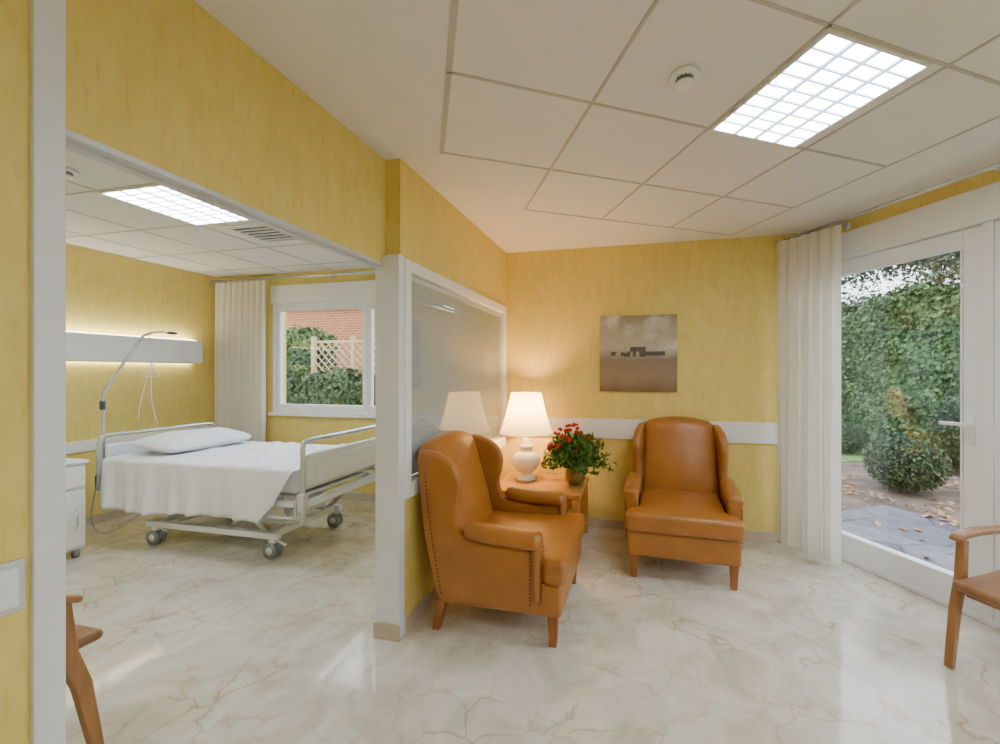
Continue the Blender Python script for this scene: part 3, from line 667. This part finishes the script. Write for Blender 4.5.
r_=root('bedside_cabinet','white bedside cabinet with drawer beside the hospital bed','cabinet',(-4.47,2.09,0))
G().box(-.23,.23,-.22,.22,.07,.73).obj('body',PL,r_,bevel=.008)
G().box(-.24,.25,-.23,.23,.731,.755).obj('top',PL,r_,bevel=.006)
d1=G().box(.231,.245,-.21,.21,.55,.71).obj('drawer',M['white'],r_,bevel=.004)
d2=G().box(.231,.245,-.21,.21,.09,.53).obj('door',M['white'],r_,bevel=.004)
G().tube([(.245,-.07,.63),(.27,-.06,.63),(.27,.06,.63),(.245,.07,.63)],.006,8).obj('handle',CH,d1)
G().tube([(.245,.15,.38),(.27,.15,.36),(.27,.15,.26),(.245,.15,.24)],.006,8).obj('handle',CH,d2)
for sx in (-.19,.19):
    for sy in (-.18,.18): G().cyl((sx,sy-.01,.035),(sx,sy+.01,.035),.035,16).cyl((sx,sy,.04),(sx,sy,.075),.01,8).obj('caster',M['greyplastic'],r_)
r_=root('bedhead_light_unit','white wall-mounted bedhead unit with glowing strip lights','wall light',(-5.05,2.87,1.535))
G().rbox((.09,0,.13),(.13,1.62,.26),.025,4).box(0,.03,-.80,.80,.02,.24).obj('housing',PL,r_)
G().box(.005,.085,-.78,.78,.256,.268).obj('upper_strip',M['strip'],r_)
G().box(.005,.060,-.78,.78,.004,.014).obj('lower_strip',M['strip'],r_)
for y in (.45,.62): G().rbox((.157,y,.13),(.006,.07,.09),.002,2).obj('socket',M['white'],r_)

# ------------------------------------------------------------------ outdoors
GZ=-.06
struct(G().box(-16,16,4.2,26,-.2,GZ-.02).box(1.7,16,-6,4.2,-.2,GZ-.02).obj('ground',M['soil']),'brown garden soil','ground')
P=[gw(-.6,.25),gw(4.2,.25),gw(4.2,2.4),gw(-.6,1.85)]
struct(G().prism(P,XY,GZ-.04,GZ+.02).obj('patio_paving',M['stone']),'irregular grey slate patio outside the glass door','paving')
struct(G().prism([(2.3,7.2),(4.0,8.0),(4.6,9.5),(4.6,11.5),(1.5,11.5)],XY,GZ-.03,GZ).obj('lawn',M['grass']),'green lawn strip before the ivy hedge','lawn')
BUSH=[(3.28,6.0,.40,.70,'round clipped dark green bush on the soil bed'),(4.66,7.15,.38,1.14,'taller loose green bush near the ivy hedge'),(2.9,9.9,.6,.6,'low green bush near the ivy hedge'),(3.7,8.6,.38,.55,'small low bush beside the lawn strip')]
N=2200; s=np.random.uniform(-1.6,3,N); o_=np.random.uniform(.5,4.4,N)
pos=np.stack([GX+.5*s+.866*o_,GY-.866*s+.5*o_,np.full(N,GZ+.03)],1)
keep=np.ones(N,bool)
for b_ in BUSH: keep&=np.hypot(pos[:,0]-b_[0],pos[:,1]-b_[1])>b_[2]+.12
keep&=(np.random.rand(N)<np.where(o_<1.8,.08,.95))
pos=pos[keep]; v,f=leaves(pos,np.tile([0,0,1.],(len(pos),1)),.075,.25,.7); leafobj('fallen_leaves',v,f,M['fall'],kind='stuff',label='brown fallen leaves scattered over soil and paving',category='leaves')
def hedge(nm,label,p,q,h,th,n,size,m):
    p=Vector(p);q=Vector(q);d=(q-p);Ln=d.length;d.normalize();nn=Vector((-d.y,d.x))
    if (Vector((0,0))-p).dot(nn)<0: nn=-nn
    r_=root(nm,label,'hedge',(p.x,p.y,GZ)); r_['kind']='stuff'
    g=G(); g.prism([(0,0),(d.x*Ln,d.y*Ln),(d.x*Ln-nn.x*th,d.y*Ln-nn.y*th),(-nn.x*th,-nn.y*th)],XY,0,h-.1)
    g.obj('hedge_core',M['core'],r_)
    u=np.random.uniform(0,Ln,n); z=np.random.uniform(0,1,n)*(h+.12*np.sin(u*3.1)+.08*np.sin(u*7.3)); dep=.06+.10*np.sin(u*4+z*3)*np.sin(z*5+u)+np.random.uniform(-.05,.08,n)
    pos=np.stack([d.x*u+nn.x*dep,d.y*u+nn.y*dep,z],1)
    v,f=leaves(pos,np.tile([nn.x,nn.y,.45],(n,1)),size,.45,.95); V=[v]; F=[f]
    m2=n//5; u=np.random.uniform(0,Ln,m2); dd=np.random.uniform(-th,0,m2); z=h-.05+.12*np.sin(u*3.1)+np.random.normal(0,.08,m2)
    v,f=leaves(np.stack([d.x*u+nn.x*dd,d.y*u+nn.y*dd,z],1),np.tile([0,0,1.],(m2,1)),size,.8,.95); F.append(f+sum(len(x) for x in V)); V.append(v)
    for uu,sg in ((-.03,-1),(Ln+.03,1)):
        m3=int(600*th*h/(size*size*100)); dd=np.random.uniform(-th,.05,m3); z=np.random.uniform(0,h,m3); u=uu+np.random.normal(0,.03,m3)
        v,f=leaves(np.stack([d.x*u+nn.x*dd,d.y*u+nn.y*dd,z],1),np.tile([d.x*sg,d.y*sg,.3],(m3,1)),size,.5,.95); F.append(f+sum(len(x) for x in V)); V.append(v)
    leafobj('hedge_foliage',np.vstack(V),np.vstack(F),m,r_,kind='stuff')
hedge('ivy_hedge','tall dark green ivy hedge beyond the patio',(3.9,11.4),(6.6,6.0),2.95,.5,42000,.09,M['hedge'])
hedge('clipped_hedge','clipped green hedge outside the bedroom window',(-9.6,8.2),(-3.5,8.2),1.40,.5,9000,.10,M['bush'])
hedge('clipped_hedge','tall green hedge outside the bedroom window',(-9.6,9.3),(-8.35,9.3),2.5,.5,5500,.10,M['hedge'])
for (x,y,r,h,label) in BUSH:
    r_=root('round_bush',label,'bush',(x,y,GZ))
    G().rbox((0,0,h*.5),(r*1.7,r*1.7,h*.9),min(r*.8,h*.44),4).obj('bush_core',M['core'],r_)
    n=3600; u=np.random.normal(0,1,(n,3)); u/=np.linalg.norm(u,axis=1)[:,None]
    rr=np.random.uniform(.86,1.08,n)[:,None]; pos=u*rr*np.array([r,r,h*.5])+np.array([0,0,h*.5]); pos=pos[pos[:,2]>0.02]; u=(pos-np.array([0,0,h*.5]))
    v,f=leaves(pos,u/np.linalg.norm(u,axis=1)[:,None],.045,.7,.7); leafobj('bush_foliage',v,f,M['bush'],r_,kind='stuff')
def tree(x,y,h,sp,n,label):
    r_=root('tree',label,'tree',(x,y,GZ))
    g=G().tube(smooth_pts([(0,0,0),(.08,.03,h*.4),(-.05,.0,h*.75),(.02,0,h)],4),[.12-.1*i/12 for i in range(13)],10)
    tips=[]
    for k in range(20):
        z=h*random.uniform(.45,.95); a=random.uniform(0,2*PI); l=sp*random.uniform(.5,1)
        e=(l*math.cos(a),l*math.sin(a),z+l*.2); g.tube(smooth_pts([(0,0,z),(e[0]*.5,e[1]*.5,z+l*.15),e],3),[.03-.004*i for i in range(7)],6); tips.append(((0,0,z),e))
    g.obj('trunk',M['bark'],r_)
    pos=[]
    for k in range(n):
        a,b=random.choice(tips); t=random.uniform(.15,1.1); pos.append([a[i]+(b[i]-a[i])*t+random.gauss(0,.22) for i in range(3)])
    pos=np.array(pos); v,f=leaves(pos,np.tile([0,0,1.],(n,1)),.13,1,.5); leafobj('tree_foliage',v,f,M['tree'],r_,kind='stuff')
tree(5.2,12.6,5.4,2.0,8000,'loose leafy tree rising behind the ivy hedge')
tree(6.5,10.6,4.9,1.7,8000,'airy tree rising behind the ivy hedge')
tree(7.9,8.6,4.6,1.6,6000,'leafy tree rising behind the ivy hedge')
r_=root('lattice_fence','brown diagonal lattice fence on posts outside bedroom window','fence',(-7.0,8.95,GZ))
g=G().box(-1.25,1.1,-.02,.02,2.25,2.31).box(-1.25,1.1,-.02,.02,.9,.96)
for k in range(-8,18):
    for sg in (1,-1):
        x0=-1.25+.21*k; pts=[]
        for t in np.linspace(0,1.29,14):
            x=x0+sg*t
            if -1.24<=x<=1.09: pts.append((x,.012*sg,.96+t))
        if len(pts)>1: g.tube([pts[0],pts[-1]],.018,4)
g.obj('lattice',M['trellis'],r_)
for x in (-1.28,-.1,1.12): G().box(x-.045,x+.045,-.045,.045,0,2.42).obj('post',M['trellis'],r_)
r_=root('brick_building','red brick building with flat white roof edge beyond the garden','building',(-11.5,15,GZ))
G().box(-5,2.9,0,3,0,4.2).obj('brick_wall',M['brick'],r_)
G().box(-5.2,3.1,-.2,3.2,4.2,4.4).obj('roof_edge',M['white'],r_)

# ------------------------------------------------------------------ world, camera
wd=D.worlds.new('overcast_sky'); SC.world=wd; wd.use_nodes=True
nd=wd.node_tree.nodes; lk=wd.node_tree.links; bg=nd['Background']
tc=nd.new('ShaderNodeTexCoord'); sp=nd.new('ShaderNodeSeparateXYZ'); lk.new(tc.outputs['Generated'],sp.inputs[0])
r=ramp(nd,[(0.0,(0.80,0.84,0.88)),(0.25,(0.84,0.90,0.98)),(1.0,(0.70,0.81,0.96))]); lk.new(sp.outputs['Z'],r.inputs['Fac']); lk.new(r.outputs[0],bg.inputs['Color'])
bg.inputs['Strength'].default_value=6.0
cam=D.cameras.new('camera'); co=D.objects.new('camera',cam); COL.objects.link(co); SC.camera=co
cam.sensor_width=36; cam.lens=14.58; cam.shift_x=-.05; cam.clip_start=.02
co.location=(0,0,1.44); co.rotation_euler=(PI/2,0,math.radians(12.53))
